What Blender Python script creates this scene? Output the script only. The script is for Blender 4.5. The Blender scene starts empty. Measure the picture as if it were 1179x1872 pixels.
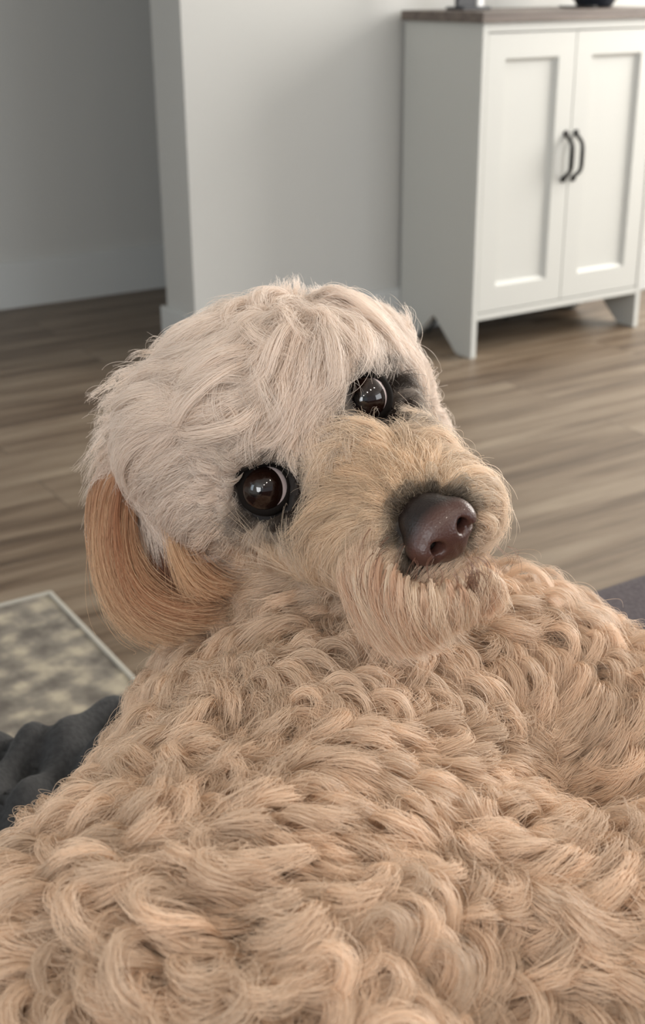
import bpy, bmesh, math
import numpy as np
from mathutils import Vector, Matrix

# ------------------------------------------------------------------ camera
F_PX, PITCH, AZ, ROLL, CAM_H = 2300.0, math.radians(22.9), math.radians(32), math.radians(-0.5), 0.926
fwd = np.array([math.sin(AZ)*math.cos(PITCH), math.cos(AZ)*math.cos(PITCH), -math.sin(PITCH)])
rt0 = np.array([math.cos(AZ), -math.sin(AZ), 0.0]); up0 = np.cross(rt0, fwd)
RT = rt0*math.cos(ROLL)+up0*math.sin(ROLL); UP = up0*math.cos(ROLL)-rt0*math.sin(ROLL)
CAM = np.array([0, 0, CAM_H])
M3 = np.stack([RT, UP, -fwd], axis=1)          # columns: local axes of the dog frame in world
scene = bpy.context.scene
cd = bpy.data.cameras.new('camera'); cam = bpy.data.objects.new('camera', cd)
scene.collection.objects.link(cam); scene.camera = cam
mw = np.eye(4); mw[:3, :3] = M3; mw[:3, 3] = CAM
cam.matrix_world = Matrix(mw.tolist())
cd.sensor_fit = 'HORIZONTAL'; cd.sensor_width = 36; cd.lens = F_PX/1179*36
cd.clip_start = .02
cd.dof.use_dof = True; cd.dof.focus_distance = .615; cd.dof.aperture_fstop = 21

# ------------------------------------------------------------------ light
scene.view_settings.view_transform = 'Standard'; scene.view_settings.look = 'None'
scene.view_settings.gamma = 1; scene.view_settings.use_curve_mapping = False
scene.view_settings.exposure = 0.45
scene.cycles.max_bounces = 8; scene.cycles.diffuse_bounces = 4; scene.cycles.glossy_bounces = 5
scene.cycles.transmission_bounces = 8; scene.cycles.sample_clamp_indirect = 4
w = bpy.data.worlds.new('World'); scene.world = w; w.use_nodes = True
w.node_tree.nodes['Background'].inputs[0].default_value = (.86, .93, 1, 1)
w.node_tree.nodes['Background'].inputs[1].default_value = .38
col = scene.collection
def area(name, loc, target, sx, sy, power, color):
    l = bpy.data.lights.new(name, 'AREA'); l.shape = 'RECTANGLE'; l.size = sx; l.size_y = sy
    l.energy = power; l.color = color
    o = bpy.data.objects.new(name, l); col.objects.link(o); o.location = loc
    o.rotation_euler = (Vector(target)-Vector(loc)).to_track_quat('-Z', 'Y').to_euler()
    return o
area('daylight_window_right', (4.35, 1.35, 1.5), (0.4, .6, .7), 2.0, 1.5, 118, (1, .95, .88))
area('daylight_window_left', (-2.4, 1.2, 1.5), (1.4, 3.0, .8), 1.6, 1.3, 12, (.72, .87, 1))
area('fill_light_front_left', (-2.3, -1.0, 1.55), (.5, 1.2, .7), 2.0, 1.5, 48, (.96, .98, 1))  # unseen fill light, added to brighten the dog's face and left-facing sides
area('daylight_window_behind', (2.7, -2.5, 1.65), (.8, 1, .6), 2.2, 1.5, 36, (.96, .98, 1))

for k in range(4):
    l = bpy.data.lights.new('ceiling_lamp', 'AREA'); l.shape = 'DISK'; l.size = .13; l.energy = 4; l.color = (1, .9, .78)
    o = bpy.data.objects.new('ceiling_lamp', l); col.objects.link(o); o.location = (-.9+.75*k, -1.3+.3*k, 2.44)
rng = np.random.default_rng(7)

# ------------------------------------------------------------------ helpers
def mat(name, color=(.5, .5, .5), rough=.5, metal=0, coat=0, **kw):
    m = bpy.data.materials.new(name); m.use_nodes = True
    b = m.node_tree.nodes['Principled BSDF']
    b.inputs['Base Color'].default_value = (*color, 1); b.inputs['Roughness'].default_value = rough
    b.inputs['Metallic'].default_value = metal; b.inputs['Coat Weight'].default_value = coat
    for k, v in kw.items(): b.inputs[k].default_value = v
    return m
def N(m, t, **kw):
    n = m.node_tree.nodes.new(t)
    for k, v in kw.items():
        if k.startswith('i_'): n.inputs[k[2:].replace('_', ' ')].default_value = v
        else: setattr(n, k, v)
    return n
def L(m, a, b): m.node_tree.links.new(a, b)
def bsdf(m): return m.node_tree.nodes['Principled BSDF']
def noise_col(m, scale, c1, c2, detail=4, bump=0, mapscale=(1, 1, 1), p1=.35, p2=.65):
    tc = N(m, 'ShaderNodeTexCoord'); mp = N(m, 'ShaderNodeMapping'); mp.inputs['Scale'].default_value = mapscale
    L(m, tc.outputs['Object'], mp.inputs['Vector'])
    nz = N(m, 'ShaderNodeTexNoise', i_Scale=scale, i_Detail=detail); L(m, mp.outputs[0], nz.inputs['Vector'])
    cr = N(m, 'ShaderNodeValToRGB'); cr.color_ramp.elements[0].position = p1; cr.color_ramp.elements[1].position = p2
    cr.color_ramp.elements[0].color = (*c1, 1); cr.color_ramp.elements[1].color = (*c2, 1)
    L(m, nz.outputs['Fac'], cr.inputs[0]); L(m, cr.outputs[0], bsdf(m).inputs['Base Color'])
    if bump:
        bp = N(m, 'ShaderNodeBump', i_Strength=bump, i_Distance=.002)
        L(m, nz.outputs['Fac'], bp.inputs['Height']); L(m, bp.outputs[0], bsdf(m).inputs['Normal'])
    return nz, cr
def link(name, me, m, parent=None, smooth=False):
    o = bpy.data.objects.new(name, me); col.objects.link(o)
    if m: me.materials.append(m)
    if parent: o.parent = parent
    if smooth: me.polygons.foreach_set('use_smooth', [True]*len(me.polygons))
    return o
def tag(o, label=None, cat=None, group=None, kind=None):
    for k, v in (('label', label), ('category', cat), ('group', group), ('kind', kind)):
        if v: o[k] = v
    return o
def empty(name, loc=(0, 0, 0), rz=0):
    o = bpy.data.objects.new(name, None); col.objects.link(o); o.location = loc; o.rotation_euler = (0, 0, rz)
    o.empty_display_size = .05
    return o
def pymesh(name, v, f):
    me = bpy.data.meshes.new(name)
    me.from_pydata(np.asarray(v).tolist(), [], [list(map(int, q)) for q in f]); me.update(); return me
def boxbm(bm, x0, x1, y0, y1, z0, z1):
    g = bmesh.ops.create_cube(bm, size=1)
    for v in g['verts']:
        v.co = Vector((x0+(v.co.x+.5)*(x1-x0), y0+(v.co.y+.5)*(y1-y0), z0+(v.co.z+.5)*(z1-z0)))
    return g
def box(name, b, m, parent=None, bevel=.0, seg=2):
    bm = bmesh.new()
    for q in (b if isinstance(b[0], (tuple, list)) else [b]): boxbm(bm, *q)
    if bevel: bmesh.ops.bevel(bm, geom=bm.edges[:], offset=bevel, segments=seg, affect='EDGES', profile=.7)
    me = bpy.data.meshes.new(name); bm.to_mesh(me); bm.free()
    o = link(name, me, m, parent)
    return o
def struct(o): o['kind'] = 'structure'; return o
def prism(bm, pts, x0, x1):                    # polygon in (y,z) extruded along x
    a = [bm.verts.new((x0, y, z)) for y, z in pts]; b = [bm.verts.new((x1, y, z)) for y, z in pts]
    n = len(pts); bm.faces.new(a); bm.faces.new(b[::-1])
    for i in range(n): bm.faces.new((a[i], b[i], b[(i+1) % n], a[(i+1) % n]))
    bmesh.ops.recalc_face_normals(bm, faces=bm.faces[:])
def tube_mesh(name, pts, rad, nseg=10):
    pts = [Vector(p) for p in pts]; bm = bmesh.new(); rings = []
    rad = rad if isinstance(rad, (list, tuple)) else [rad]*len(pts)
    for i, p in enumerate(pts):
        t = (pts[min(i+1, len(pts)-1)]-pts[max(i-1, 0)]).normalized()
        a = t.orthogonal().normalized() if i == 0 else (prev - t*prev.dot(t)).normalized()
        prev = a; b = t.cross(a)
        rings.append([bm.verts.new(p+(a*math.cos(k*2*math.pi/nseg)+b*math.sin(k*2*math.pi/nseg))*rad[i]) for k in range(nseg)])
    for i in range(len(rings)-1):
        for k in range(nseg):
            bm.faces.new((rings[i][k], rings[i][(k+1) % nseg], rings[i+1][(k+1) % nseg], rings[i+1][k]))
    bm.faces.new(rings[0][::-1]); bm.faces.new(rings[-1])
    me = bpy.data.meshes.new(name); bm.to_mesh(me); bm.free(); return me
def lathe_mesh(name, prof, n=32):
    bm = bmesh.new(); rings = []
    for r, z in prof: rings.append([bm.verts.new((r*math.cos(k*2*math.pi/n), r*math.sin(k*2*math.pi/n), z)) for k in range(n)])
    for i in range(len(rings)-1):
        for k in range(n): bm.faces.new((rings[i][k], rings[i][(k+1) % n], rings[i+1][(k+1) % n], rings[i+1][k]))
    bm.faces.new(rings[0][::-1]); bm.faces.new(rings[-1])
    me = bpy.data.meshes.new(name); bm.to_mesh(me); bm.free(); return me

# ------------------------------------------------------------------ setting
m_wall = mat('wall_paint', (.60, .60, .57), .85)
noise_col(m_wall, 160, (.515, .515, .497), (.523, .523, .505), 2, .06)
m_trim = mat('white_trim', (.56, .575, .57), .5)
m_ceil = mat('ceiling_paint', (.8, .8, .78), .9)
# vinyl planks running along x
m_floor = mat('plank_floor', rough=.42)
def build_floor_mat(m):
    tc = N(m, 'ShaderNodeTexCoord')
    br = N(m, 'ShaderNodeTexBrick', i_Scale=1.0, i_Mortar_Size=.0012, i_Mortar_Smooth=.3, i_Bias=0.0, i_Brick_Width=1.22, i_Row_Height=.178)
    br.offset = .37; br.offset_frequency = 2
    br.inputs['Color1'].default_value = (0, 0, 0, 1); br.inputs['Color2'].default_value = (1, 1, 1, 1); br.inputs['Mortar'].default_value = (.3, .3, .3, 1)
    L(m, tc.outputs['Object'], br.inputs['Vector'])
    mp = N(m, 'ShaderNodeMapping'); mp.inputs['Scale'].default_value = (1.1, 14, 1)
    ad = N(m, 'ShaderNodeVectorMath', operation='MULTIPLY_ADD'); L(m, br.outputs['Color'], ad.inputs[0]); ad.inputs[1].default_value = (7, 3, 5)
    L(m, tc.outputs['Object'], ad.inputs[2]); L(m, ad.outputs[0], mp.inputs['Vector'])
    n1 = N(m, 'ShaderNodeTexNoise', i_Scale=1.6, i_Detail=6, i_Roughness=.6, i_Distortion=.4); L(m, mp.outputs[0], n1.inputs['Vector'])
    mp2 = N(m, 'ShaderNodeMapping'); mp2.inputs['Scale'].default_value = (2, 90, 1); L(m, ad.outputs[0], mp2.inputs['Vector'])
    n2 = N(m, 'ShaderNodeTexNoise', i_Scale=2.2, i_Detail=5); L(m, mp2.outputs[0], n2.inputs['Vector'])
    a = N(m, 'ShaderNodeMath', operation='MULTIPLY_ADD'); L(m, n2.outputs['Fac'], a.inputs[0]); a.inputs[1].default_value = .25; L(m, n1.outputs['Fac'], a.inputs[2])
    b = N(m, 'ShaderNodeMath', operation='MULTIPLY_ADD'); L(m, br.outputs['Color'], b.inputs[0]); b.inputs[1].default_value = .16; L(m, a.outputs[0], b.inputs[2])
    cr = N(m, 'ShaderNodeValToRGB'); e = cr.color_ramp.elements
    e[0].position = .42; e[0].color = (0.060, 0.039, 0.025, 1); e[1].position = .98; e[1].color = (0.288, 0.229, 0.165, 1)
    for p, c in ((.58, (0.112, 0.077, 0.050, 1)), (.70, (0.172, 0.126, 0.086, 1)), (.84, (0.228, 0.177, 0.127, 1))):
        x = e.new(p); x.color = c
    L(m, b.outputs[0], cr.inputs[0])
    mx = N(m, 'ShaderNodeMix', data_type='RGBA'); L(m, br.outputs['Fac'], mx.inputs['Factor'])
    L(m, cr.outputs[0], mx.inputs[6]); mx.inputs[7].default_value = (.07, .05, .035, 1)
    L(m, mx.outputs[2], bsdf(m).inputs['Base Color'])
    bp = N(m, 'ShaderNodeBump', i_Strength=.25, i_Distance=.001); L(m, n2.outputs['Fac'], bp.inputs['Height']); L(m, bp.outputs[0], bsdf(m).inputs['Normal'])
build_floor_mat(m_floor)
WY, CX, HY = 2.862, 1.408, 3.765
struct(box('floor', (-2.6, 4.6, -2.9, 3.9, -.05, 0), m_floor))
struct(box('ceiling', (-2.6, 4.6, -2.9, 3.9, 2.45, 2.5), m_ceil))
struct(box('wall_back', (CX, 4.6, WY, WY+.165, 0, 2.45), m_wall))
struct(box('wall_hall', (-2.6, 4.6, HY, HY+.1, 0, 2.45), m_wall))
struct(box('wall_end', (4.5, 4.6, WY+.165, HY, 0, 2.45), m_wall))
struct(box('wall_left', (-2.6, -2.5, -2.9, HY, 0, 2.45), m_wall))
struct(box('wall_right', [(4.5, 4.6, 2.3, WY, 0, 2.45), (4.5, 4.6, -2.9, .2, 0, 2.45), (4.5, 4.6, .2, 2.3, 0, .7), (4.5, 4.6, .2, 2.3, 2.3, 2.45)], m_wall))
struct(box('baseboard_back', [(CX-.014, 4.5, WY-.014, WY, 0, .128), (CX-.014, CX, WY-.014, WY+.179, 0, .128)], m_trim, bevel=.003))
struct(box('baseboard_hall', (-2.5, 4.5, HY-.014, HY, 0, .14), m_trim, bevel=.003))

# rug on the floor, left
m_rug = mat('rug_pile', rough=.95)
nz, cr = noise_col(m_rug, 23, (.115, .10, .085), (.40, .35, .265), 4, .6, p1=.34, p2=.66)
x = cr.color_ramp.elements.new(.5); x.color = (.21, .187, .155, 1)
def rug():
    bm = bmesh.new(); X0, X1, Y0, Y1 = -1.9, .598, .9, 1.795; nx, ny = 60, 50
    g = [[bm.verts.new((X0+(X1-X0)*i/nx, Y0+(Y1-Y0)*j/ny, .011+.0012*math.sin(i*1.7)*math.cos(j*2.1))) for j in range(ny+1)] for i in range(nx+1)]
    for i in range(nx):
        for j in range(ny): bm.faces.new((g[i][j], g[i+1][j], g[i+1][j+1], g[i][j+1]))
    r = bmesh.ops.extrude_face_region(bm, geom=bm.faces[:])
    for v in r['geom']:
        if isinstance(v, bmesh.types.BMVert): v.co.z = .001
    bmesh.ops.recalc_face_normals(bm, faces=bm.faces[:])
    me = bpy.data.meshes.new('rug'); bm.to_mesh(me); bm.free()
    o = link('rug', me, m_rug)
    box('binding', [(X1-.006, X1+.002, Y0, Y1, .001, .0145), (X0, X1, Y1-.006, Y1+.002, .001, .0145)], mat('rug_binding', (.42, .40, .35), .9), o, .003)
    tag(o, 'mottled grey and beige area rug lying on the wood floor at the left edge', 'rug')
rug()

# ------------------------------------------------------------------ cabinet
m_cab = mat('cabinet_white', (.54, .545, .52), .5)
m_top = mat('cabinet_top_wood', rough=.5)
noise_col(m_top, 3, (.085, .065, .055), (.17, .135, .115), 6, .1, (1.5, 25, 25))
m_blk = mat('black_metal', (.028, .027, .026), .4, .6)
def cabinet():
    X0, X1, Y0, Y1, Z = 2.042, 2.652, 2.523, 2.845, .830
    c = empty('cabinet', ((X0+X1)/2, (Y0+Y1)/2, 0)); ox, oy = c.location.x, c.location.y
    tag(c, 'white two door cabinet with dark wood top standing against the grey wall', 'cabinet')
    def B(b): return (b[0]-ox, b[1]-ox, b[2]-oy, b[3]-oy, b[4], b[5])
    box('top', B((X0-.012, X1+.012, Y0-.012, Y1, Z, Z+.024)), m_top, c, .002)
    for s, xa in ((0, X0), (1, X1-.018)):
        bm = bmesh.new()
        pts = [(Y0, 0), (Y0+.065, 0), ((Y0+Y1)/2+.005, .085), (Y1-.065, 0), (Y1, 0), (Y1, Z), (Y0, Z)]
        prism(bm, [(a-oy, b) for a, b in pts], xa-ox, xa+.018-ox)
        bmesh.ops.bevel(bm, geom=bm.edges[:], offset=.0012, segments=1, affect='EDGES')
        me = bpy.data.meshes.new('side_panel'); bm.to_mesh(me); bm.free(); link('side_panel', me, m_cab, c)
    box('top_rail', B((X0+.018, X1-.018, Y0+.001, Y0+.02, Z-.022, Z)), m_cab, c, .001)
    box('bottom_panel', B((X0+.018, X1-.018, Y0+.001, Y1-.01, .100, .118)), m_cab, c, .001)
    box('back_panel', B((X0+.018, X1-.018, Y1-.008, Y1-.002, .10, Z)), m_cab, c)
    mid = (X0+X1)/2
    for s, (a, b) in enumerate(((X0+.020, mid-.0015), (mid+.0015, X1-.020))):
        z0, z1, st = .121, Z-.025, .055
        bm = bmesh.new(); ya, yb = Y0+.002, Y0+.020
        for q in ((a, a+st, ya, yb, z0, z1), (b-st, b, ya, yb, z0, z1), (a+st, b-st, ya, yb, z0, z0+st+.008), (a+st, b-st, ya, yb, z1-st-.004, z1)):
            boxbm(bm, *B(q))
        bmesh.ops.remove_doubles(bm, verts=bm.verts[:], dist=1e-5)
        me = bpy.data.meshes.new('door'); bm.to_mesh(me); bm.free(); d = link('door', me, m_cab, c)
        # recessed panel with a sloped moulding
        bm = bmesh.new(); pa, pb, pc, pd = a+st-ox, b-st-ox, z0+st+.008, z1-st-.004; k = .009
        o_ = [bm.verts.new((x, ya+.002-oy, z)) for x, z in ((pa, pc), (pb, pc), (pb, pd), (pa, pd))]
        i_ = [bm.verts.new((x, ya+.012-oy, z)) for x, z in ((pa+k, pc+k), (pb-k, pc+k), (pb-k, pd-k), (pa+k, pd-k))]
        bk = [bm.verts.new((x, yb-oy, z)) for x, z in ((pa, pc), (pb, pc), (pb, pd), (pa, pd))]
        bm.faces.new(i_); bm.faces.new(bk[::-1])
        for q in range(4):
            bm.faces.new((o_[q], o_[(q+1) % 4], i_[(q+1) % 4], i_[q])); bm.faces.new((bk[q], bk[(q+1) % 4], o_[(q+1) % 4], o_[q]))
        bmesh.ops.recalc_face_normals(bm, faces=bm.faces[:])
        me = bpy.data.meshes.new('door_panel'); bm.to_mesh(me); bm.free(); link('door_panel', me, m_cab, d)
        hx = (b-.016 if s == 0 else a+.016)-ox; hz = .499; yf = ya-oy
        pts = []; rr = []
        for i in range(25):
            t = i/24; z = hz-.058+.116*t; q = min(t, 1-t)
            off = .024*(1-math.exp(-(max(0, q-.04)/.11)**1.6)) if q > .04 else 0
            pts.append((hx, yf-.005-off, z)); rr.append(.0048+.0012*math.sin(math.pi*t))
        h = link('handle', tube_mesh('handle', pts, rr), m_blk, d, True)
        for zz in (hz-.058, hz+.058):
            me = lathe_mesh('handle_foot', [(.0085, 0), (.0085, .003), (.006, .006), (.002, .007)], 20)
            f = link('handle_foot', me, m_blk, h, True); f.location = (hx, yf, zz); f.rotation_euler = (math.pi/2, 0, 0)
    return c
cabinet()
# things on the cabinet, cut by the top edge
def frame_stand():
    c = empty('picture_stand', (2.135, 2.70, .8545)); tag(c, 'small black stand with a white card on the dark cabinet top, left end', 'stand')
    m = mat('black_plastic', (.018, .02, .026), .4)
    box('base', (-.045, .045, -.035, .035, 0, .008), m, c, .002)
    box('upright', (-.035, .025, .0, .012, .008, .15), m, c, .002)
    box('card', (.028, .045, -.004, .0, .0085, .07), mat('white_card', (.8, .8, .8), .5), c)
frame_stand()
def bowl():
    c = link('bowl', lathe_mesh('bowl', [(.04, 0), (.047, .003), (.052, .012), (.068, .035), (.082, .07), (.085, .09), (.082, .09), (.079, .07), (.064, .037), (.04, .02)], 48), mat('dark_glaze', (.015, .02, .03), .18), None, True)
    c.location = (2.545, 2.68, .8545); tag(c, 'dark navy glossy bowl on the cabinet top near the right edge', 'bowl')
    k = link('cable', tube_mesh('cable', [(2.44, 2.70, .8575), (2.425, 2.66, .8575), (2.44, 2.61, .8575), (2.47, 2.59, .8575)], .0028), m_blk, None, True)
    tag(k, 'short thin dark cable lying beside the bowl on the cabinet top', 'cable')
bowl()
def floor_cable():
    pts = []
    for i in range(40):
        t = i/39; pts.append((2.10+.42*t, 2.79+.02*math.sin(5*t), .006+.085*abs(math.sin(math.pi*t*1.5))*(1-t*.4)))
    k = link('power_cable', tube_mesh('power_cable', pts, .004), m_blk, None, True)
    tag(k, 'black power cable looping over the floor underneath the white cabinet', 'cable')
floor_cable()

# ------------------------------------------------------------------ sofa and blanket
ST = .385; SY = .805
m_sofa = mat('sofa_fabric', (.085, .07, .078), .95)
noise_col(m_sofa, 300, (.075, .062, .07), (.11, .092, .10), 2, .5)
m_blan = mat('blanket_fabric', (.04, .04, .043), .9); bsdf(m_blan).inputs['Sheen Weight'].default_value = .05
noise_col(m_blan, 250, (.017, .017, .018), (.030, .030, .031), 2, .4)
def sofa():
    c = empty('sofa', (.3, .2, 0)); tag(c, 'dark grey fabric sofa the dog lies on, its seat edge showing at right', 'sofa')
    ox, oy = .3, .2
    def cushion(name, x0, x1, y0, y1, z0, z1, r):
        bm = bmesh.new(); boxbm(bm, x0-ox, x1-ox, y0-oy, y1-oy, z0, z1)
        bmesh.ops.bevel(bm, geom=bm.edges[:], offset=r, segments=6, affect='EDGES', profile=.5)
        me = bpy.data.meshes.new(name); bm.to_mesh(me); bm.free(); return link(name, me, m_sofa, c, True)
    cushion('seat_cushion', -.55, .42, -.2, SY, ST-.15, ST, .04)
    cushion('seat_cushion', .425, 1.4, -.2, SY, ST-.15, ST, .04)
    cushion('base', -.56, 1.41, -.45, SY-.025, .07, ST-.152, .015)
    cushion('backrest', -.56, 1.41, -.62, -.205, .10, .82, .06)
    for x in (-.5, 1.35):
        for y in (-.5, .72):
            o = box('leg', (x-.025-ox, x+.025-ox, y-.025-oy, y+.025-oy, 0, .07), m_blk, c, .003)
sofa()
def blanket():
    nx, ny = 150, 110; X0, X1 = -.45, .40; V = np.zeros((nx+1, ny+1, 3))
    for i in range(nx+1):
        for j in range(ny+1):
            x = X0+(X1-X0)*i/nx; s = j/ny*.62            # arc length from the seat towards the floor
            yy = .38+s
            if yy < SY-.02: y, z = yy, ST+.012
            else:
                a = min((yy-(SY-.02))/.04, math.pi/2)
                y = SY-.02+.04*math.sin(a)+.0; z = ST+.012-.04*(1-math.cos(a))-max(0, (yy-(SY-.02))-.04*math.pi/2)
            ph = (x*.75-yy*.66)*190+1.0*math.sin(yy*19+x*9)+1.3*math.sin(x*31)
            h = .017*abs(math.sin(ph/2))**.8+.006*math.sin(x*70+yy*44)+.004*math.sin(yy*130-x*50)
            nzv = 1 if yy < SY-.02 else math.cos(min((yy-(SY-.02))/.04, math.pi/2))
            V[i, j] = (x, y+h*(1-nzv), z+.004+h*max(nzv, .0))
    f = [(i*(ny+1)+j, (i+1)*(ny+1)+j, (i+1)*(ny+1)+j+1, i*(ny+1)+j+1) for i in range(nx) for j in range(ny)]
    V = V.reshape(-1, 3); keep = sdf_dog((V-CAM)@M3) > .004
    f = [q for q in f if keep[list(q)].all()]
    o = link('blanket', pymesh('blanket', V, f), m_blan, None, True); me = o.data
    bm = bmesh.new(); bm.from_mesh(me); bmesh.ops.delete(bm, geom=[v for v in bm.verts if not v.link_faces], context='VERTS'); bm.to_mesh(me); bm.free()
    sd = o.modifiers.new('thick', 'SOLIDIFY'); sd.thickness = .003; sd.offset = -1
    tag(o, 'charcoal ruched throw blanket bunched over the sofa edge left of the dog', 'blanket')

# ------------------------------------------------------------------ dog: signed distance model in its own frame
def P(px, py, d): return np.array([(px-589.5)/F_PX*d, -(py-936)/F_PX*d, -d])
def to_world(p): return p @ M3.T + CAM
eyeL, eyeR, noseT = P(484, 893, .646), P(667, 729, .658), P(833, 994, .575)
HO = (eyeL+eyeR)/2
eL = P(486, 893, .648); eR = P(668, 729, .661)
HZ = noseT-HO; HZ /= np.linalg.norm(HZ)
HX = eyeR-eyeL; HX -= HZ*(HX@HZ); HX /= np.linalg.norm(HX); HY_ = np.cross(HZ, HX)
HM = np.stack([HX, HY_, HZ], 1)
def Hd(x, y, z): return HO+HM @ np.array([x, y, z])
def s_cone(p, a, b, ra, rb):
    ab = b-a; t = np.clip(((p-a)@ab)/(ab@ab), 0, 1)
    return np.linalg.norm(p-a-t[..., None]*ab, axis=-1)-(ra+(rb-ra)*t)
def s_ell(p, c, r, M=None):
    q = p-c
    if M is not None: q = q@M
    r = np.array(r); k0 = np.linalg.norm(q/r, axis=-1); k1 = np.linalg.norm(q/(r*r), axis=-1)+1e-9
    return k0*(k0-1)/k1
def smin(a, b, k):
    h = np.clip(.5+.5*(b-a)/k, 0, 1); return b*(1-h)+a*h-k*h*(1-h)
def smax(a, b, k): return -smin(-a, -b, k)
def sdf_head(p):
    d = s_ell(p, Hd(0, -.009, -.046), (.051, .040, .056), HM)
    for s in (-1, 1):
        d = smin(d, s_cone(p, Hd(s*.018, .014, -.022), Hd(s*.026, .010, -.018), .020, .018), .02)
        d = smin(d, s_ell(p, Hd(s*.044, -.010, -.058), (.024, .034, .030), HM), .02)
        d = smin(d, s_cone(p, Hd(s*.036, -.026, -.038), Hd(s*.018, -.026, .02), .028, .022), .02)
        d = smin(d, s_cone(p, Hd(s*.013, -.022, .030), Hd(s*.014, -.017, .078), .024, .020), .014)
    d = smin(d, s_cone(p, Hd(0, -.008, -.01), Hd(0, -.004, .082), .022, .013), .015)
    d = smin(d, s_cone(p, Hd(0, -.040, -.01), Hd(0, -.034, .066), .024, .013), .015)
    return d
def sdf_body(p):
    d = s_cone(p, P(618, 1465, .735), P(480, 2160, .50), .116, .121)
    d = smin(d, s_ell(p, P(890, 1335, .725), (.075, .075, .075)), .04)
    d = smin(d, s_cone(p, P(500, 2150, .50), P(470, 2600, .44), .115, .10), .03)
    d = smin(d, s_ell(p, P(1115, 1462, .70), (.078, .072, .08)), .02)      # shoulder
    d = smin(d, s_ell(p, P(225, 1990, .52), (.082, .085, .10)), .06)       # near haunch
    d = smin(d, s_ell(p, P(1080, 2000, .52), (.10, .095, .09)), .04)
    d = smin(d, s_cone(p, Hd(0, -.015, -.075), P(700, 1330, .76), .034, .075), .03)
    # folded legs resting on the seat, behind the trunk
    d = smin(d, s_cone(p, P(1150, 1420, .74), P(1010, 1340, .86), .04, .028), .02)
    d = smin(d, s_cone(p, P(100, 1980, .55), P(60, 1720, .66), .045, .03), .02)
    zw = p@M3[2]+CAM[2]
    return smax(d, (ST+.004)-zw, .03)
def sdf_dog(p):
    d = smin(sdf_head(p), sdf_body(p), .018)
    for c in (eL, eR): d = smax(d, .0142-np.linalg.norm(p-c, axis=-1), .003)
    return d
EARS = [(P(292, 880, .708), P(312, 1050, .698), .010, .013), (P(728, 700, .75), P(765, 800, .77), .012, .014)]
def sdf_ear(i):
    a, b, ra, rb = EARS[i]
    def f(p):
        m = (p-a); ax = (b-a)/np.linalg.norm(b-a); zz = np.array([0, 0, 1.]) if i == 0 else np.array([.5, .3, .8])
        zz = zz-ax*(zz@ax); zz /= np.linalg.norm(zz)
        q = p+zz*((m@zz)*1.1)[..., None]         # flattens the flap along its thin axis
        return s_cone(q, a, b, ra, rb)*.6
    return f
def surface_nets(f, lo, hi, h):
    lo, hi = np.array(lo, float), np.array(hi, float); n = np.ceil((hi-lo)/h).astype(int)+1
    ax = [lo[i]+h*np.arange(n[i]) for i in range(3)]
    G = np.stack(np.meshgrid(*ax, indexing='ij'), -1)
    D = np.concatenate([f(G[i:i+16].reshape(-1, 3)).reshape(-1, n[1], n[2]) for i in range(0, n[0], 16)])
    S = D < 0
    c = [S[i:n[0]-1+i, j:n[1]-1+j, k:n[2]-1+k] for i in (0, 1) for j in (0, 1) for k in (0, 1)]
    sm = sum(x.astype(int) for x in c); act = (sm > 0) & (sm < 8)
    idx = -np.ones(act.shape, int); cells = np.argwhere(act); idx[act] = np.arange(len(cells))
    acc = np.zeros((len(cells), 3)); cnt = np.zeros(len(cells))
    corners = [(0, 0, 0), (1, 0, 0), (0, 1, 0), (1, 1, 0), (0, 0, 1), (1, 0, 1), (0, 1, 1), (1, 1, 1)]
    for a in corners:
        for k in range(3):
            if a[k] == 0:
                b = list(a); b[k] = 1
                da = D[tuple((cells+a).T)]; db = D[tuple((cells+b).T)]; m = (da < 0) != (db < 0)
                t = np.where(m, da/(da-db+1e-12), 0)
                pt = np.array(a, float)+t[:, None]*(np.array(b)-np.array(a))
                acc += pt*m[:, None]; cnt += m
    v = lo+(cells+acc/cnt[:, None])*h
    faces = []
    for k in range(3):
        u, w_ = (k+1) % 3, (k+2) % 3
        sl = [slice(None)]*3; sl2 = [slice(None)]*3; sl[k] = slice(0, n[k]-1); sl2[k] = slice(1, n[k])
        A, B = S[tuple(sl)], S[tuple(sl2)]; e = np.argwhere(A != B); e = e[(e[:, u] > 0) & (e[:, w_] > 0) & (e[:, u] < n[u]-1) & (e[:, w_] < n[w_]-1)]
        def g(du, dw):
            q = e.copy(); q[:, u] -= du; q[:, w_] -= dw; return idx[tuple(q.T)]
        q = np.stack([g(1, 1), g(0, 1), g(0, 0), g(1, 0)], 1)
        fl = ~A[tuple(e.T)]; q[fl] = q[fl][:, ::-1]; faces.append(q)
    return v, np.concatenate(faces)
def grad(f, p, e=4e-4):
    g = np.stack([f(p+np.eye(3)[i]*e)-f(p-np.eye(3)[i]*e) for i in range(3)], -1)
    return g/(np.linalg.norm(g, axis=-1, keepdims=True)+1e-12)

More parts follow.
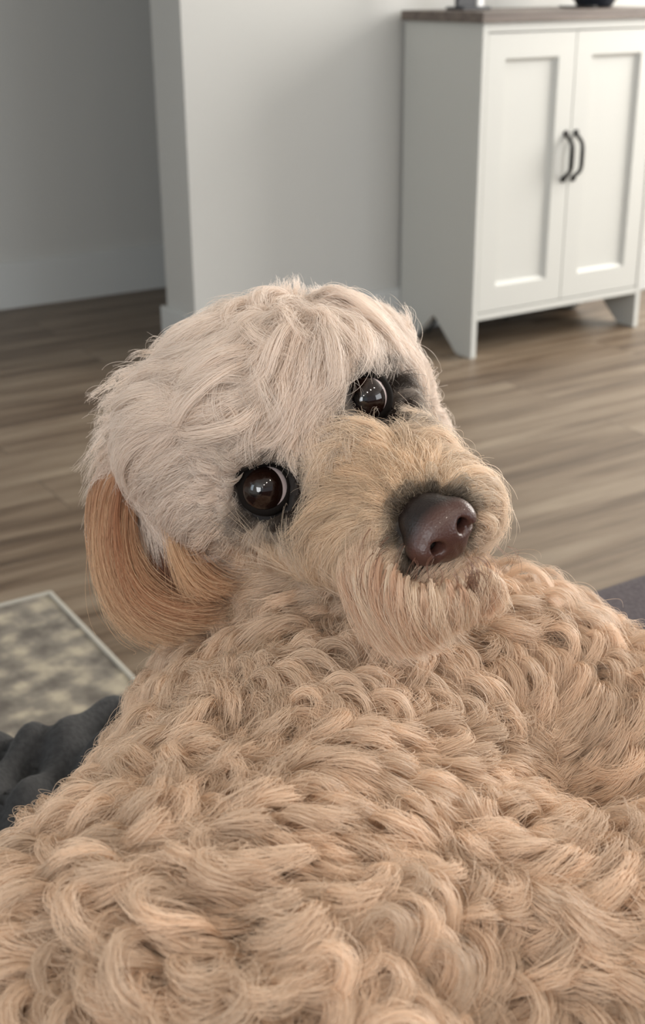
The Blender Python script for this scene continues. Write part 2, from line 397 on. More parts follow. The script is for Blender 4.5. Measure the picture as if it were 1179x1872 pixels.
dog = empty('dog', to_world(P(600, 1700, .62)).tolist()); dog.location.z = ST
DL = np.array(dog.location)
tag(dog, 'cream curly-coated doodle dog lying on the sofa, head turned back to look up', 'dog')
def dlink(name, v, f, m, parent=dog):            # vertices in dog frame -> world, relative to the dog empty
    me = pymesh(name, to_world(v)-DL, f); return link(name, me, m, parent, True)
m_skin = mat('skin', (.62, .46, .33), .8)
bv, bf = surface_nets(sdf_dog, (-.34, -.56, -1.02), (.36, .16, -.28), .006)
body = dlink('body', bv, bf, m_skin)
m_black = mat('eyelid_skin', (.008, .006, .005), .85); bsdf(m_black).inputs['Specular IOR Level'].default_value = .1
m_scl = mat('sclera', (.80, .66, .64), .15, coat=1)
m_iris = mat('iris', (.011, .004, .0025), .08, coat=.35)
m_pup = mat('pupil', (.004, .003, .003), .05, coat=1)

def sph_part(center, r, axis, ang0, ang1, n=48, m=24, bulge=0.0):
    """cap of a sphere about axis between polar angles"""
    axis = axis/np.linalg.norm(axis); a = np.cross(axis, [0.3, .9, .2]); a /= np.linalg.norm(a); b = np.cross(axis, a)
    V = []; Fc = []
    for i in range(m+1):
        th = ang0+(ang1-ang0)*i/m; rr = r*(1+bulge*max(0, 1-(th/max(ang1, 1e-6))**2))
        for k in range(n):
            ph = 2*math.pi*k/n; V.append(center+rr*(math.cos(th)*axis+math.sin(th)*(math.cos(ph)*a+math.sin(ph)*b)))
    for i in range(m):
        for k in range(n): Fc.append((i*n+k, (i+1)*n+k, (i+1)*n+(k+1) % n, i*n+(k+1) % n))
    return np.array(V), Fc
def eye(cen, gaze, lid):
    R_ = .0134
    V, Fc = sph_part(cen, R_, gaze, .001, math.pi-.001)
    e = dlink('eye', V, Fc, m_scl)
    V, Fc = sph_part(cen, R_*1.012, gaze, .001, 1.07, bulge=.06); dlink('iris', V, Fc, m_iris, e)
    V, Fc = sph_part(cen, R_*1.055, gaze, .001, .36, bulge=.03); dlink('pupil', V, Fc, m_pup, e)
    # eyelid: a shell around the ball with an almond opening
    ax = -cen/np.linalg.norm(cen)+lid; ax = ax/np.linalg.norm(ax)
    ex = HX-ax*(HX@ax); ex /= np.linalg.norm(ex); ey = np.cross(ax, ex)
    V = []; n, m = 64, 14
    for i in range(m+1):
        for k in range(n):
            ph = 2*math.pi*k/n; c, s = math.cos(ph), math.sin(ph)
            th = (1.02 if s > 0 else .96)-.12*abs(s)**1.3; th = th+(i/m)*1.0
            rr = R_*(1.045+.11*math.sin(math.pi*min(1, i/m*2.2))*(1 if i < m*.46 else 1)) if i < m/2 else R_*(1.09-.25*(i/m-.5))
            V.append(cen+rr*(math.cos(th)*ax+math.sin(th)*(c*ex+s*ey)))
    Fc = [(i*n+k, (i+1)*n+k, (i+1)*n+(k+1) % n, i*n+(k+1) % n) for i in range(m) for k in range(n)]
    l = dlink('eyelid', np.array(V), Fc, m_black, e)
    l.modifiers.new('t', 'SOLIDIFY').thickness = .0006
    return e
def gaze_dir(c, dx, dy): g = -c/np.linalg.norm(c)+np.array([dx, dy, 0]); return g/np.linalg.norm(g)
eye(eL, gaze_dir(eL, -.40, -.05), np.array([.0, 0, 0])); eye(eR, gaze_dir(eR, -.20, -.02), np.array([.05, 0, 0]))

# nose
NM = HM.copy()
def Nd(x, y, z): return noseT+HM @ (np.array([x, y, z])+np.array([0, 0, -.012]))
def sdf_nose(p):
    d = s_ell(p, Nd(0, .001, 0), (.0172, .0125, .0125), HM)
    d = smin(d, s_ell(p, Nd(0, -.007, -.001), (.010, .0095, .0115), HM), .006)
    d = smin(d, s_ell(p, Nd(0, .006, -.008), (.0125, .0085, .012), HM), .006)
    for s in (-1, 1):
        d = smin(d, s_ell(p, Nd(s*.0125, .001, .002), (.0062, .0078, .0088), HM), .004)
        d = smax(d, -s_cone(p, Nd(s*.0074, .0035, .018), Nd(s*.0085, .003, -.002), .0038, .0030), .0022)
        d = smax(d, -s_cone(p, Nd(s*.0090, .000, .0125), Nd(s*.0155, -.0045, .007), .0019, .0014), .0016)
    d = smax(d, -s_cone(p, Nd(0, -.001, .0135), Nd(0, -.016, .0110), .0008, .0012), .0016)
    return d
lo = noseT-.034; hi = noseT+.034
nv, nf = surface_nets(sdf_nose, lo, hi, .0009)
m_nose = mat('nose_leather', (.052, .024, .020), .42, coat=.08)
tc = N(m_nose, 'ShaderNodeTexCoord'); vo = N(m_nose, 'ShaderNodeTexVoronoi', i_Scale=900.0); L(m_nose, tc.outputs['Object'], vo.inputs['Vector'])
bp = N(m_nose, 'ShaderNodeBump', i_Strength=.35, i_Distance=.0004); L(m_nose, vo.outputs['Distance'], bp.inputs['Height']); L(m_nose, bp.outputs[0], bsdf(m_nose).inputs['Normal'])
nose = dlink('nose', nv, nf, m_nose)
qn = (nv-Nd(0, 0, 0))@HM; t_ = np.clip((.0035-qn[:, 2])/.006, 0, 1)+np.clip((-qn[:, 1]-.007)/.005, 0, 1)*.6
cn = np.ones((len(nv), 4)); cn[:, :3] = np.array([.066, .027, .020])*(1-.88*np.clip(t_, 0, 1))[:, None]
nose.data.color_attributes.new('tint', 'FLOAT_COLOR', 'POINT').data.foreach_set('color', cn.astype(np.float32).ravel())
at = N(m_nose, 'ShaderNodeAttribute', attribute_name='tint'); L(m_nose, at.outputs['Color'], bsdf(m_nose).inputs['Base Color'])
for s in (-1, 1):
    V, Fc = sph_part(Nd(s*.0084, .0033, .0025), .0036, HZ, .001, math.pi-.001, 20, 12)
    dlink('nostril', V, Fc, mat('nostril_shade', (.004, .002, .002), .5), nose)  # near-black ball inside the hole; the depth shade is put into its colour

blanket()
ears = []
for i in range(2):
    a, b, ra, rb = EARS[i]; lo = np.minimum(a, b)-.05; hi = np.maximum(a, b)+.05
    v, f_ = surface_nets(sdf_ear(i), lo, hi, .003); ears.append(dlink('ear', v, f_, mat('ear_skin', (.13, .055, .03), .8)))

# ------------------------------------------------------------------ fur
def unit(a): return a/(np.linalg.norm(a, axis=-1, keepdims=True)+1e-12)
def pix(p): return np.stack([589.5-p[:, 0]/p[:, 2]*F_PX, 936+p[:, 1]/p[:, 2]*F_PX], 1)
def sample_surface(f, v, fc, n, spread=.0):
    a, b, c, d = (v[fc[:, i]] for i in range(4))
    t0 = np.concatenate([a, a]); t1 = np.concatenate([b, c]); t2 = np.concatenate([c, d])
    ar = np.linalg.norm(np.cross(t1-t0, t2-t0), axis=1); ar /= ar.sum()
    k = rng.choice(len(ar), n, p=ar); u = rng.random((n, 2)); m = u.sum(1) > 1; u[m] = 1-u[m]
    p = t0[k]+(t1[k]-t0[k])*u[:, :1]+(t2[k]-t0[k])*u[:, 1:]
    p = p-grad(f, p)*f(p)[:, None]
    return p, grad(f, p)
# low frequency vector noise from random sinusoids
_W = rng.normal(size=(24, 3)); _Ph = rng.random(24)*6.28
def noise(p, freq, seed=0):
    W = np.roll(_W, seed, 0)[:12]*freq
    return np.sin(p@W.T+_Ph[:12]+seed*1.7).sum(-1)/2.4
def table(q, T, sig):                           # gaussian interpolation of rows (px, py, values...)
    T = np.array(T, float); d2 = ((q[:, None, :]-T[None, :, :2])**2).sum(-1)
    w_ = np.exp(-(d2-d2.min(1, keepdims=True))/(2*sig*sig)); w_ /= w_.sum(1, keepdims=True)
    return w_@T[:, 2:]
GR = unit(np.array([0, 0, -1.]) @ M3)
def build_locks(f, p0, n0, flow, Ln, Hm, curl, arch, K, theta_noise, free=None, grav=0.0):
    """guide curves that slide over the coat surface: flow (n,3), length, height, total turn, arch"""
    n = len(p0); b = p0.copy(); nn = n0.copy(); P_ = np.zeros((n, K, 3)); Nn = np.zeros((n, K, 3))
    t = unit(flow-nn*(flow*nn).sum(1, keepdims=True)); th0 = theta_noise
    for k in range(K):
        s = k/(K-1)
        h = Hm*((1-arch)*(1-np.exp(-3.2*s))*(1-.25*s)+arch*np.sin(math.pi*min(1, s**.75*1.0)*.93)*1.15)
        P_[:, k] = b+nn*(h[:, None]+.0004); Nn[:, k] = nn
        t = unit(t-nn*(t*nn).sum(1, keepdims=True)); bt = np.cross(nn, t)
        th = th0+curl*(s**1.35)
        d = t*np.cos(th)[:, None]+bt*np.sin(th)[:, None]
        b = b+d*(Ln/(K-1))[:, None]
        nn = grad(f, b); fb = f(b)
        if free is not None: fb = np.where(fb > 0, fb*(1-free), fb); t = unit(t+GR*(grav*free)[:, None]/K)
        b = b-nn*fb[:, None]
    return P_, Nn
FAN = .10
def strands(f, P_, Nn, S, *a, **k):           # in chunks, to keep the memory low
    return np.concatenate([strands_(f, P_[i:i+400], Nn[i:i+400], S, *a, **k) for i in range(0, len(P_), 400)])
def strands_(f, P_, Nn, S, wr, wm, wt, Ln, frizz, flat=.5):
    n, K, _ = P_.shape
    T = unit(np.gradient(P_, axis=1)); B = unit(np.cross(Nn, T)); V_ = np.cross(T, B)
    s = np.linspace(0, 1, K)
    r = np.sqrt(rng.random((n, S))); a = rng.random((n, S))*6.283; u, v = r*np.cos(a), r*np.sin(a)
    prof = np.where(s < .45, wr+(wm-wr)*s/.45, wm+(wt-wm)*((s-.45)/.55)**1.1)
    if np.ndim(prof) == 1: prof = prof[None, :]
    ext = 1+rng.normal(size=(n, S))*.10
    # resample along the guide with a varied length
    out = np.empty((n, S, K, 3), np.float32)
    lag = rng.normal(size=(n, S))*.05
    ss = np.clip(s[None, None]*(ext*.93)[..., None]+lag[..., None]*s, 0, 1)*(K-1)
    i0 = np.clip(ss.astype(int), 0, K-2); fr = (ss-i0)[..., None]
    ar = np.arange(n)[:, None, None]
    P_ = P_.astype(np.float32); fr = fr.astype(np.float32); c = P_[ar, i0]*(1-fr)+P_[ar, i0+1]*fr
    wdt = prof[:, None, :, None]
    c = c+B[:, None]*(u[..., None, None]*wdt)+V_[:, None]*((v*flat)[..., None, None]*wdt*np.minimum(1, s*4)[None, None, :, None])
    ph = rng.random((n, S, 3))*6.28; fq = 3+4*rng.random((n, S, 1))
    wob = np.sin(s[None, None, :, None]*fq[..., None]+ph[:, :, None, :])-np.sin(ph)[:, :, None, :]
    c = c+wob*(frizz*s[None, None, :, None])
    om = rng.normal(size=(n, S, 1, 3))*FAN; rel = c-c[:, :, :1]
    c = c+np.cross(np.broadcast_to(om, rel.shape), rel)*s[None, None, :, None]
    # strays
    st = (rng.random((n, S)) < .12)[..., None, None]
    c = c+st*(wob*(.0026*s[None, None, :, None]))
    out[:] = c
    # never under the skin
    flat_ = out.reshape(-1, 3)
    return out.reshape(n*S, K, 3)
def fur_material(name, hair_mix=.22, trans=.27):
    m = bpy.data.materials.new(name); m.use_nodes = True; nt = m.node_tree; nt.nodes.clear()
    o = nt.nodes.new('ShaderNodeOutputMaterial'); h = nt.nodes.new('ShaderNodeBsdfHairPrincipled')
    h.parametrization = 'COLOR'; h.inputs['Roughness'].default_value = .34; h.inputs['Radial Roughness'].default_value = .5
    h.inputs['IOR'].default_value = 1.5
    a = nt.nodes.new('ShaderNodeAttribute'); a.attribute_name = 'tint'; a.attribute_type = 'GEOMETRY'
    d = nt.nodes.new('ShaderNodeBsdfDiffuse'); t = nt.nodes.new('ShaderNodeBsdfTranslucent')
    m1 = nt.nodes.new('ShaderNodeMixShader'); m2 = nt.nodes.new('ShaderNodeMixShader'); m1.inputs[0].default_value = trans; m2.inputs[0].default_value = hair_mix
    for q in (d, t, h): nt.links.new(a.outputs['Color'], q.inputs['Color'])
    nt.links.new(d.outputs[0], m1.inputs[1]); nt.links.new(t.outputs[0], m1.inputs[2])
    nt.links.new(m1.outputs[0], m2.inputs[1]); nt.links.new(h.outputs[0], m2.inputs[2]); nt.links.new(m2.outputs[0], o.inputs[0]); return m
m_fur = fur_material('fur', .22, .20); m_fur_head = fur_material('fur_head', .2, .38)
def add_fur(name, parent, pts, tint, rad=.00012):
    n, K, _ = pts.shape; cu = bpy.data.hair_curves.new(name); cu.add_curves([K]*n)
    wpt = (pts.reshape(-1, 3) @ M3.T + CAM - DL).astype(np.float32)
    cu.position_data.foreach_set('vector', wpt.ravel())
    ra = cu.attributes.get('radius') or cu.attributes.new('radius', 'FLOAT', 'POINT')
    s = np.linspace(0, 1, K); pr = (rad*(1-.65*s**2)).astype(np.float32)
    ra.data.foreach_set('value', np.tile(pr, n))
    ta = cu.attributes.new('tint', 'FLOAT_COLOR', 'CURVE')
    c4 = np.ones((n, 4), np.float32); tint = tint*np.minimum(1, .95/np.maximum(tint.max(1, keepdims=True), 1e-4)); c4[:, :3] = np.clip(tint, .003, .97); ta.data.foreach_set('color', c4.ravel())
    cu.materials.append(m_fur_head if name[:4] in ('head', 'muzz', 'top_', 'side') else m_fur); o = bpy.data.objects.new(name, cu); col.objects.link(o); o.parent = parent
    return o
def in_view(p, n, mx=170, back=-.35):
    q = pix(p); vd = unit(-p)
    return ((n*vd).sum(1) > back) & (q[:, 0] > -mx) & (q[:, 0] < 1179+mx) & (q[:, 1] < 1872+mx) & (p[:, 2] < -.2)

CREAM = np.array([.95, .83, .73]); TAN = np.array([.84, .67, .48]); RUST = np.array([.60, .33, .18]); DARK = np.array([.035, .025, .02])
BACK = np.array([.785, .60, .445])
def mixc(a, b, t): return a*(1-t[:, None])+b*t[:, None]
def head_tint(p):
    q = (p-HO)@HM; px = pix(p); c = np.repeat(CREAM[None], len(p), 0)
    t = np.clip((q[:, 2]+.012)/.06, 0, 1)*np.clip((.9+q[:, 1]*14), .3, 1); c = mixc(c, TAN, t*.75)
    t = np.exp(-(((px[:, 0]-705)/95)**2+((px[:, 1]-890)/75)**2)); c = mixc(c, np.array([.68, .48, .30]), t*.55)
    t = np.exp(-(((px[:, 0]-440)/100)**2+((px[:, 1]-1005)/62)**2)); c = mixc(c, np.array([.92, .70, .50]), t*.8)
    t = np.clip((-q[:, 1]-.018)/.03, 0, 1)*.75; c = mixc(c, TAN, t)
    t = np.clip((px[:, 1]-980)/160, 0, 1)*np.clip(1-np.abs(px[:, 0]-760)/190, 0, 1); c = mixc(c, RUST, t*.55)
    t = np.exp(-((px[:, 0]-925)**2+(px[:, 1]-1005)**2)/(2*30**2)); c = mixc(c, RUST, t*.6)
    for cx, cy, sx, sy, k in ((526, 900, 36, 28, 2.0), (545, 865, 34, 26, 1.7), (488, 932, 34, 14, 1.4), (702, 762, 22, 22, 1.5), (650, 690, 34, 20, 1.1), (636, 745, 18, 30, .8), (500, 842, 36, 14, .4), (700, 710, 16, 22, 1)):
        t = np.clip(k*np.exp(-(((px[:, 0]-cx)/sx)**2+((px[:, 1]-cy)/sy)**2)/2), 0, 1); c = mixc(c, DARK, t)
    nd = np.linalg.norm((p-Nd(0, -.001, -.004))*1.0, axis=1)
    t = np.clip(1.2-(nd-.0165)/.0035, 0, 1)*.85; c = mixc(c, DARK, t)
    return c
# rows: px, py, dx, dy (image direction of the coat), length, height, turn, theta noise
HEAD_T = [
 (740, 900, -.75, -.60, .020, .004, .1, .15), (700, 860, -.9, -.35, .024, .005, .3, .2), (790, 880, -.2, -1, .016, .004, .1, .2),
 (655, 850, -.8, .25, .026, .006, .3, .2), (700, 960, -.75, .65, .030, .006, -.5, .15), (640, 930, -.8, .6, .032, .008, -.6, .2),
 (730, 1030, -.35, 1, .040, .007, -.4, .12), (690, 1060, -.15, 1, .048, .008, -.6, .12), (770, 1070, .0, 1, .036, .006, .2, .12),
 (820, 1060, .1, 1, .024, .004, .1, .15), (870, 1020, .5, .9, .022, .004, .2, .2), (900, 960, .8, .6, .024, .006, .5, .2),
 (860, 880, .8, -.1, .030, .008, .9, .2), (880, 900, .9, .2, .032, .008, .9, .15), (820, 830, .7, -.3, .032, .009, .9, .25), (760, 820, .2, -.6, .030, .009, .8, .25),
 (800, 780, .6, .6, .030, .009, .2, .3), (840, 840, .6, .7, .030, .008, .3, .2),
 (620, 800, .3, .5, .022, .007, .2, .3), (570, 760, .35, 1, .028, .008, .3, .25), (600, 700, .4, .9, .030, .010, .3, .3),
 (540, 826, -.1, -.8, .013, .004, .2, .2), (560, 880, .6, .3, .012, .003, .2, .2), (500, 835, -.4, -.6, .018, .004, .2, .2), (590, 870, -.2, .9, .028, .006, .3, .2),
 (560, 930, -.1, 1, .030, .007, -.3, .2), (500, 970, -.1, 1, .036, .008, .3, .2), (440, 960, -.1, 1, .038, .009, .3, .25), (560, 1020, -.2, 1, .036, .009, .4, .25),
 (440, 1050, .2, 1, .038, .010, .7, .3), (640, 1020, -.2, 1, .038, .008, -.3, .2),
 (490, 840, -.75, -.15, .034, .009, -.7, .2), (430, 850, -.8, .45, .036, .010, -.6, .25), (440, 800, -1, .2, .038, .012, -.7, .3),
 (380, 900, -.1, 1, .042, .010, .4, .3), (320, 900, .1, 1, .044, .010, .5, .3), (330, 800, -.8, .4, .042, .013, -.6, .4), (260, 830, -.6, .8, .040, .012, -.5, .3),
 (380, 720, -.9, .1, .040, .016, .9, .6), (450, 720, -.5, .8, .038, .015, 1.2, .6), (300, 720, -1, -.1, .036, .016, .5, .5), (420, 640, -.7, -.4, .036, .016, 1.0, .6),
 (500, 640, -.1, .6, .038, .015, 1.2, .6), (500, 580, -.35, .9, .034, .014, .6, .3), (560, 600, .1, 1, .036, .014, .6, .3), (600, 570, .5, .8, .032, .013, .5, .3), (430, 590, -.7, .5, .034, .013, .6, .3), (540, 500, -.1, -1, .03, .012, .3, .5),
 (660, 620, .9, .1, .036, .013, .6, .4), (700, 600, .8, .3, .034, .012, .5, .4), (740, 650, .9, .4, .032, .012, .6, .4), (630, 670, .3, -.3, .024, .008, .5, .3),
 (700, 690, 1, .3, .028, .009, .6, .25), (760, 720, .9, .7, .032, .010, .4, .3), (740, 780, .9, .3, .028, .008, .3, .3), (800, 740, .6, .8, .032, .010, .4, .3)]
BODY_T = [
 (350, 1180, -.5, .9, .030, .010, .6, .5), (560, 1180, -.5, .8, .034, .011, .9, .8), (760, 1220, -.6, .6, .034, .012, 1.2, .8),
 (300, 1350, -.8, .5, .036, .011, 1.0, .6), (150, 1500, -.9, .4, .038, .011, .9, .5), (60, 1650, -.8, .6, .038, .013, 1.8, .8),
 (600, 1350, -.4, .9, .036, .013, 2.2, 1.2), (500, 1500, -.3, .9, .038, .014, 2.8, 1.4), (300, 1600, -.5, .8, .040, .015, 2.8, 1.3),
 (750, 1450, -.2, 1, .038, .014, 3.0, 1.4), (850, 1300, .1, 1, .038, .014, 2.6, 1.2), (600, 1700, 0, 1, .040, .015, 3.2, 1.6), (300, 1800, -.4, .8, .042, .016, 3.2, 1.6),
 (900, 1600, .4, .9, .040, .014, 2.8, 1.3), (1000, 1150, .7, .3, .038, .012, .9, .5), (1120, 1180, .8, .5, .040, .012, 1.0, .5),
 (1050, 1350, .6, .8, .040, .014, 2.2, .9), (1130, 1550, .5, .9, .042, .013, 1.6, .7), (1080, 1780, .4, .9, .042, .013, 1.4, .7)]
def set_fur(f, v, fc, n_locks, sel, T, sig, S, K, w_, tintf, name, parent, arch, frizz, curlsgn, rad, boost=None, dens=None, free=None, lm=1.0, hm=1.0, tk=1.0):
    p, n = sample_surface(f, v, fc, n_locks)
    m = in_view(p, n) & sel(p); p, n = p[m], n[m]
    if dens is not None:
        k_ = rng.random(len(p)) < dens(p); p, n = p[k_], n[k_]
    q = pix(p); t = table(q, T, sig)
    fl = np.stack([t[:, 0], -t[:, 1], np.zeros(len(p))], 1); fl = unit(fl)
    sg = np.sign(noise(p, 38, 3)+.35*rng.normal(size=len(p))) if curlsgn else np.ones(len(p))
    vr = np.exp(rng.normal(size=len(p))*.18)
    if boost is not None: vr = vr*boost(p)
    th = noise(p, 26, 5)*t[:, 5]+rng.normal(size=len(p))*t[:, 5]*.25
    curl = tk*t[:, 4]*sg*np.exp(rng.normal(size=len(p))*.2)
    e_, mx_ = np.zeros(len(p)), np.zeros((len(p), 3))
    for c, r0, k0 in ((eL, .0135, .008), (eR, .0135, .008), (Nd(0, 0, -.004), .016, .007)):
        dv = p-c; dd = np.linalg.norm(dv, axis=1); mx_ += unit(dv)*(2.2*np.exp(-np.maximum(dd-r0, 0)/k0))[:, None]
    fl = unit(fl+mx_)
    Ln = t[:, 2]*vr*lm; fr = free(p) if free else None; Hm = hm*t[:, 3]*np.exp(np.clip(rng.normal(size=len(p))*.34, -.8, .55))
    G, Nn = build_locks(f, p, n, fl, Ln, Hm, curl, arch, K, th, fr, 1.2)
    st = strands(f, G, Nn, S, *w_, Ln, frizz)
    ok = np.ones(len(st), bool)
    for c in ((eL, eR) if name[0] in 'hm' else ()):
        ax = unit(unit(-c)*.8+HZ*.2); rel = st-c; dd = np.linalg.norm(rel, axis=-1); al = rel@ax; pe = np.sqrt(np.maximum(dd**2-al**2, 0))
        bad = ((dd < .0150) | ((al > 0) & (al < .035) & (pe < .0138))).any(1); ok &= ~(bad & (rng.random(len(st)) < .993))
    tn = np.repeat(tintf(p), S, 0); lk = np.repeat(np.exp(rng.normal(size=(len(p), 1))*.10), S, 0)
    tn = tn*lk*np.exp(rng.normal(size=(len(tn), 1))*.07)
    st, tn = st[ok], tn[ok]
    return add_fur(name, parent, st, tn, rad)
def eye_clear(p, k=1.0):
    r = np.ones(len(p), bool)
    for c in (eL, eR): r &= np.linalg.norm(p-c, axis=1) > .0160*k
    r &= np.linalg.norm(p-Nd(0, -.001, -.004), axis=1) > .0165
    return r
def head_len(p):
    d = np.minimum(np.linalg.norm(p-eL, axis=1), np.linalg.norm(p-eR, axis=1)); d2 = np.linalg.norm(p-Nd(0, 0, -.004), axis=1)
    return np.clip((d-.012)/.026, .20, 1)*np.clip((d2-.0135)/.016, .2, 1)
is_head = lambda p: sdf_head(p) < sdf_body(p)+.014
def skin_tint(p):
    c = head_tint(p); b = ~is_head(p); c[b] = BACK*.9; c = c*.8
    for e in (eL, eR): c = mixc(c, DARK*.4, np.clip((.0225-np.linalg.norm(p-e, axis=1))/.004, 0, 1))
    return mixc(c, DARK*.6, np.clip((.0215-np.linalg.norm(p-Nd(0, -.001, -.004), axis=1))/.003, 0, 1))
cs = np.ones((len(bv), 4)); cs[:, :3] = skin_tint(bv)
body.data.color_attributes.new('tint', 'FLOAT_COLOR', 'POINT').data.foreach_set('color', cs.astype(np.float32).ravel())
at = N(m_skin, 'ShaderNodeAttribute', attribute_name='tint'); L(m_skin, at.outputs['Color'], bsdf(m_skin).inputs['Base Color'])
beard = lambda p: np.clip(1.5-np.linalg.norm(pix(p)-np.array([745, 1085]), axis=1)/90, 0, 1)
back_tint = lambda p: np.repeat(BACK[None], len(p), 0)
hsel = lambda p: is_head(p) & eye_clear(p)
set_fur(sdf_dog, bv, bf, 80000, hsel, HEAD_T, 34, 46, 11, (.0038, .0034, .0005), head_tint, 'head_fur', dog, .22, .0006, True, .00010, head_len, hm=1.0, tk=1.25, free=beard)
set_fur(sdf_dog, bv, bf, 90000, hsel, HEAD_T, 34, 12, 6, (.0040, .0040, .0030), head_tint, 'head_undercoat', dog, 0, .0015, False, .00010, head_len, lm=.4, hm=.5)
set_fur(sdf_dog, bv, bf, 19000, lambda p: ~is_head(p), BODY_T, 90, 60, 13, (.0044, .0036, .0004), back_tint, 'back_fur', dog, .55, .0006, True, .00011, tk=1.35, hm=1.2)
set_fur(sdf_dog, bv, bf, 30000, lambda p: ~is_head(p), BODY_T, 90, 14, 5, (.0050, .0060, .0050), back_tint, 'back_undercoat', dog, .1, .0020, True, .00011, lm=.5, hm=.7)
def big(p):
    q = (p-HO)@HM; return hsel(p) & (head_len(p) > .8) & (q[:, 2] < .0)
FAN = .05
set_fur(sdf_dog, bv, bf, 17000, lambda p: hsel(p) & (head_len(p) > .45) & (((p-HO)@HM)[:, 2] >= -.005), HEAD_T, 30, 26, 12, (.0022, .0018, .0003), head_tint, 'muzzle_locks', dog, .1, .0003, False, .00010, head_len, free=beard, lm=1.1, hm=1.3, tk=1.2)
set_fur(sdf_dog, bv, bf, 20000, big, HEAD_T, 30, 70, 14, (.0046, .0044, .0004), head_tint, 'head_locks', dog, .2, .0004, True, .00010, lm=1.3, hm=1.15, tk=1.7)
FAN = .08
def path_fur(name, parent, fam, n, S, K, w_, tintf, frizz, depth_j, push=.002, jit=6, rad=.00011):
    """locks between hand-placed guide paths; fam = list of paths, each [(px, py, d) x 4] read as a cubic"""
    fam = np.array(fam, float); m = len(fam); u = rng.random(n)*(m-1); i = np.minimum(u.astype(int), m-2); fr_ = (u-i)[:, None, None]
    c = fam[i]*(1-fr_)+fam[i+1]*fr_
    c[:, :, :2] += rng.normal(size=(n, 1, 2))*jit+rng.normal(size=(n, 4, 2))*jit*.25; c[:, :, 2] += rng.normal(size=(n, 1))*depth_j+rng.normal(size=(n, 4))*depth_j*.4
    s_ = np.linspace(0, 1, K)[None, :, None]
    # through the four points (Lagrange at 0, 1/3, 2/3, 1)
    x = s_*3; Lg = [-(x-1)*(x-2)*(x-3)/6, x*(x-2)*(x-3)/2, -x*(x-1)*(x-3)/2, x*(x-1)*(x-2)/6]
    q = sum(Lg[k]*c[:, k:k+1] for k in range(4)).reshape(-1, 3)
    G = np.stack([(q[:, 0]-589.5)/F_PX*q[:, 2], -(q[:, 1]-936)/F_PX*q[:, 2], -q[:, 2]], 1)
    for _ in range(3):
        dd = sdf_dog(G); g = grad(sdf_dog, G); G = G+g*np.maximum(np.tile(np.minimum(np.linspace(0, 3, K), 1)*(push+.001)-.001, n)-dd, 0)[:, None]
    Nn = unit(grad(sdf_dog, G)*.3+unit(-G)).reshape(n, K, 3); G = G.reshape(n, K, 3)
    st = strands(sdf_dog, G, Nn, S, *w_, None, frizz, .6)
    tn = np.repeat(tintf(G[:, K//2], u/(m-1)), S, 0)*np.exp(rng.normal(size=(n*S, 1))*.08)
    return add_fur(name, parent, st, tn, rad)
def ear_tint(p, u):
    c = np.repeat(np.array([[.74, .50, .31]]), len(p), 0); t = np.clip(rng.random(len(p))*1.3-.3+.5*(u-.5), 0, 1)
    return mixc(c, np.array([.42, .20, .11]), t)
EARF = [[(215, 850, .712), (186, 950, .705), (222, 1090, .70), (330, 1165, .70)], [(235, 850, .706), (205, 960, .698), (235, 1080, .69), (345, 1140, .685)],
        [(250, 850, .704), (228, 960, .694), (262, 1078, .682), (370, 1128, .672)], [(300, 860, .700), (305, 960, .690), (340, 1050, .678), (395, 1098, .670)],
        [(325, 880, .698), (345, 970, .690), (370, 1045, .682), (410, 1085, .672)]]
path_fur('ear_fur', ears[0], EARF[3:], 34, 44, 16, (.0018, .0014, .0006), ear_tint, .0003, .003, push=.001, jit=6)
path_fur('ear_fur', ears[0], EARF[:3], 165, 44, 16, (.0018, .0015, .0007), ear_tint, .0003, .006, push=.001, jit=12)
path_fur('ear_fur', ears[0], [[(205, 830, .715), (186, 870, .712), (170, 920, .712), (165, 990, .715)], [(330, 850, .69), (322, 920, .688), (340, 990, .686), (372, 1050, .686)]], 26, 50, 12, (.0028, .0022, .0006), lambda p, u: np.repeat(CREAM[None], len(p), 0), .0008, .003)
fe = sdf_ear(1); a_, b_ = EARS[1][:2]; v, fc = surface_nets(fe, np.minimum(a_, b_)-.05, np.maximum(a_, b_)+.05, .003)
set_fur(fe, v, fc, 500, lambda p: np.ones(len(p), bool), [(740, 690, .7, -.1, .03, .008, .5, .3), (780, 790, .5, .8, .03, .008, .2, .3)], 40, 40, 12, (.0028, .0024, .0006), lambda p: np.repeat(CREAM[None], len(p), 0), 'ear_fur', ears[1], .1, .0006, False, .00011)
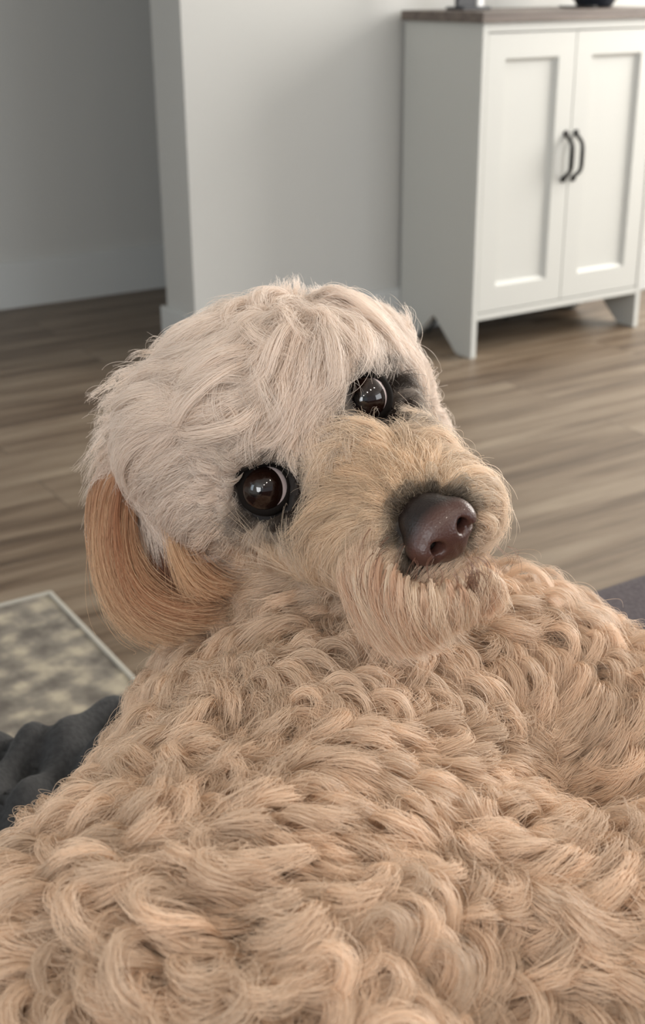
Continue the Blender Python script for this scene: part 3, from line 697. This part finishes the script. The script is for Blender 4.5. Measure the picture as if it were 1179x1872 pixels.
BEARD = [[(640, 990, .605), (630, 1060, .60), (670, 1130, .598), (745, 1195, .60)], [(690, 1010, .59), (680, 1080, .585), (712, 1145, .585), (765, 1195, .59)],
         [(740, 1064, .582), (735, 1100, .573), (752, 1150, .575), (790, 1185, .585)], [(790, 1075, .578), (795, 1100, .568), (800, 1140, .572), (812, 1165, .58)],
         [(842, 1068, .578), (856, 1085, .570), (860, 1115, .574), (850, 1140, .58)], [(892, 1035, .582), (915, 1055, .578), (918, 1080, .58), (905, 1105, .585)]]
def beard_tint(p, u):
    c = np.repeat(np.array([[.86, .70, .54]]), len(p), 0); return mixc(c, np.array([.60, .33, .20]), np.clip(rng.random(len(p))*1.2-.5, 0, .8))
path_fur('beard', dog, BEARD, 260, 30, 12, (.0008, .0018, .0004), beard_tint, .0007, .003, push=.002, jit=7, rad=.0001)
def whisk_tint(p, u): return np.repeat(np.array([[.16, .075, .05]]), len(p), 0)
path_fur('whisker', dog, [[(700, 980, .578), (675, 1010, .575), (672, 1060, .577), (685, 1110, .58)], [(790, 1045, .568), (792, 1062, .566), (790, 1078, .566), (786, 1095, .568)],
         [(860, 1035, .568), (868, 1055, .566), (862, 1080, .567), (840, 1120, .572)], [(905, 1000, .572), (925, 1020, .572), (930, 1040, .573), (915, 1065, .575)]], 34, 3, 10, (.0008, .0006, .0002), whisk_tint, .0001, .001, push=.006, jit=10, rad=.00009)
path_fur('side_wisp', dog, [[(340, 660, .70), (320, 655, .70), (298, 655, .70), (272, 668, .705)], [(265, 700, .70), (245, 712, .70), (225, 718, .70), (205, 735, .705)], [(240, 770, .70), (220, 785, .70), (205, 790, .70), (190, 815, .705)],
         [(225, 850, .70), (205, 880, .70), (190, 900, .70), (172, 945, .705)]], 80, 26, 9, (.0030, .0018, .0003), lambda p, u: np.repeat(CREAM[None], len(p), 0), .0008, .005, jit=15)
path_fur('top_wisp', dog, [[(470, 600, .70), (480, 575, .70), (492, 550, .70), (498, 520, .70)], [(530, 580, .70), (536, 560, .70), (545, 540, .70), (542, 515, .70)], [(640, 600, .70), (665, 585, .70), (680, 565, .70), (672, 540, .70)],
         [(725, 650, .71), (745, 635, .71), (752, 610, .71), (738, 580, .715)]], 56, 26, 9, (.0026, .0016, .0002), lambda p, u: np.repeat(CREAM[None], len(p), 0), .0008, .004, jit=7)
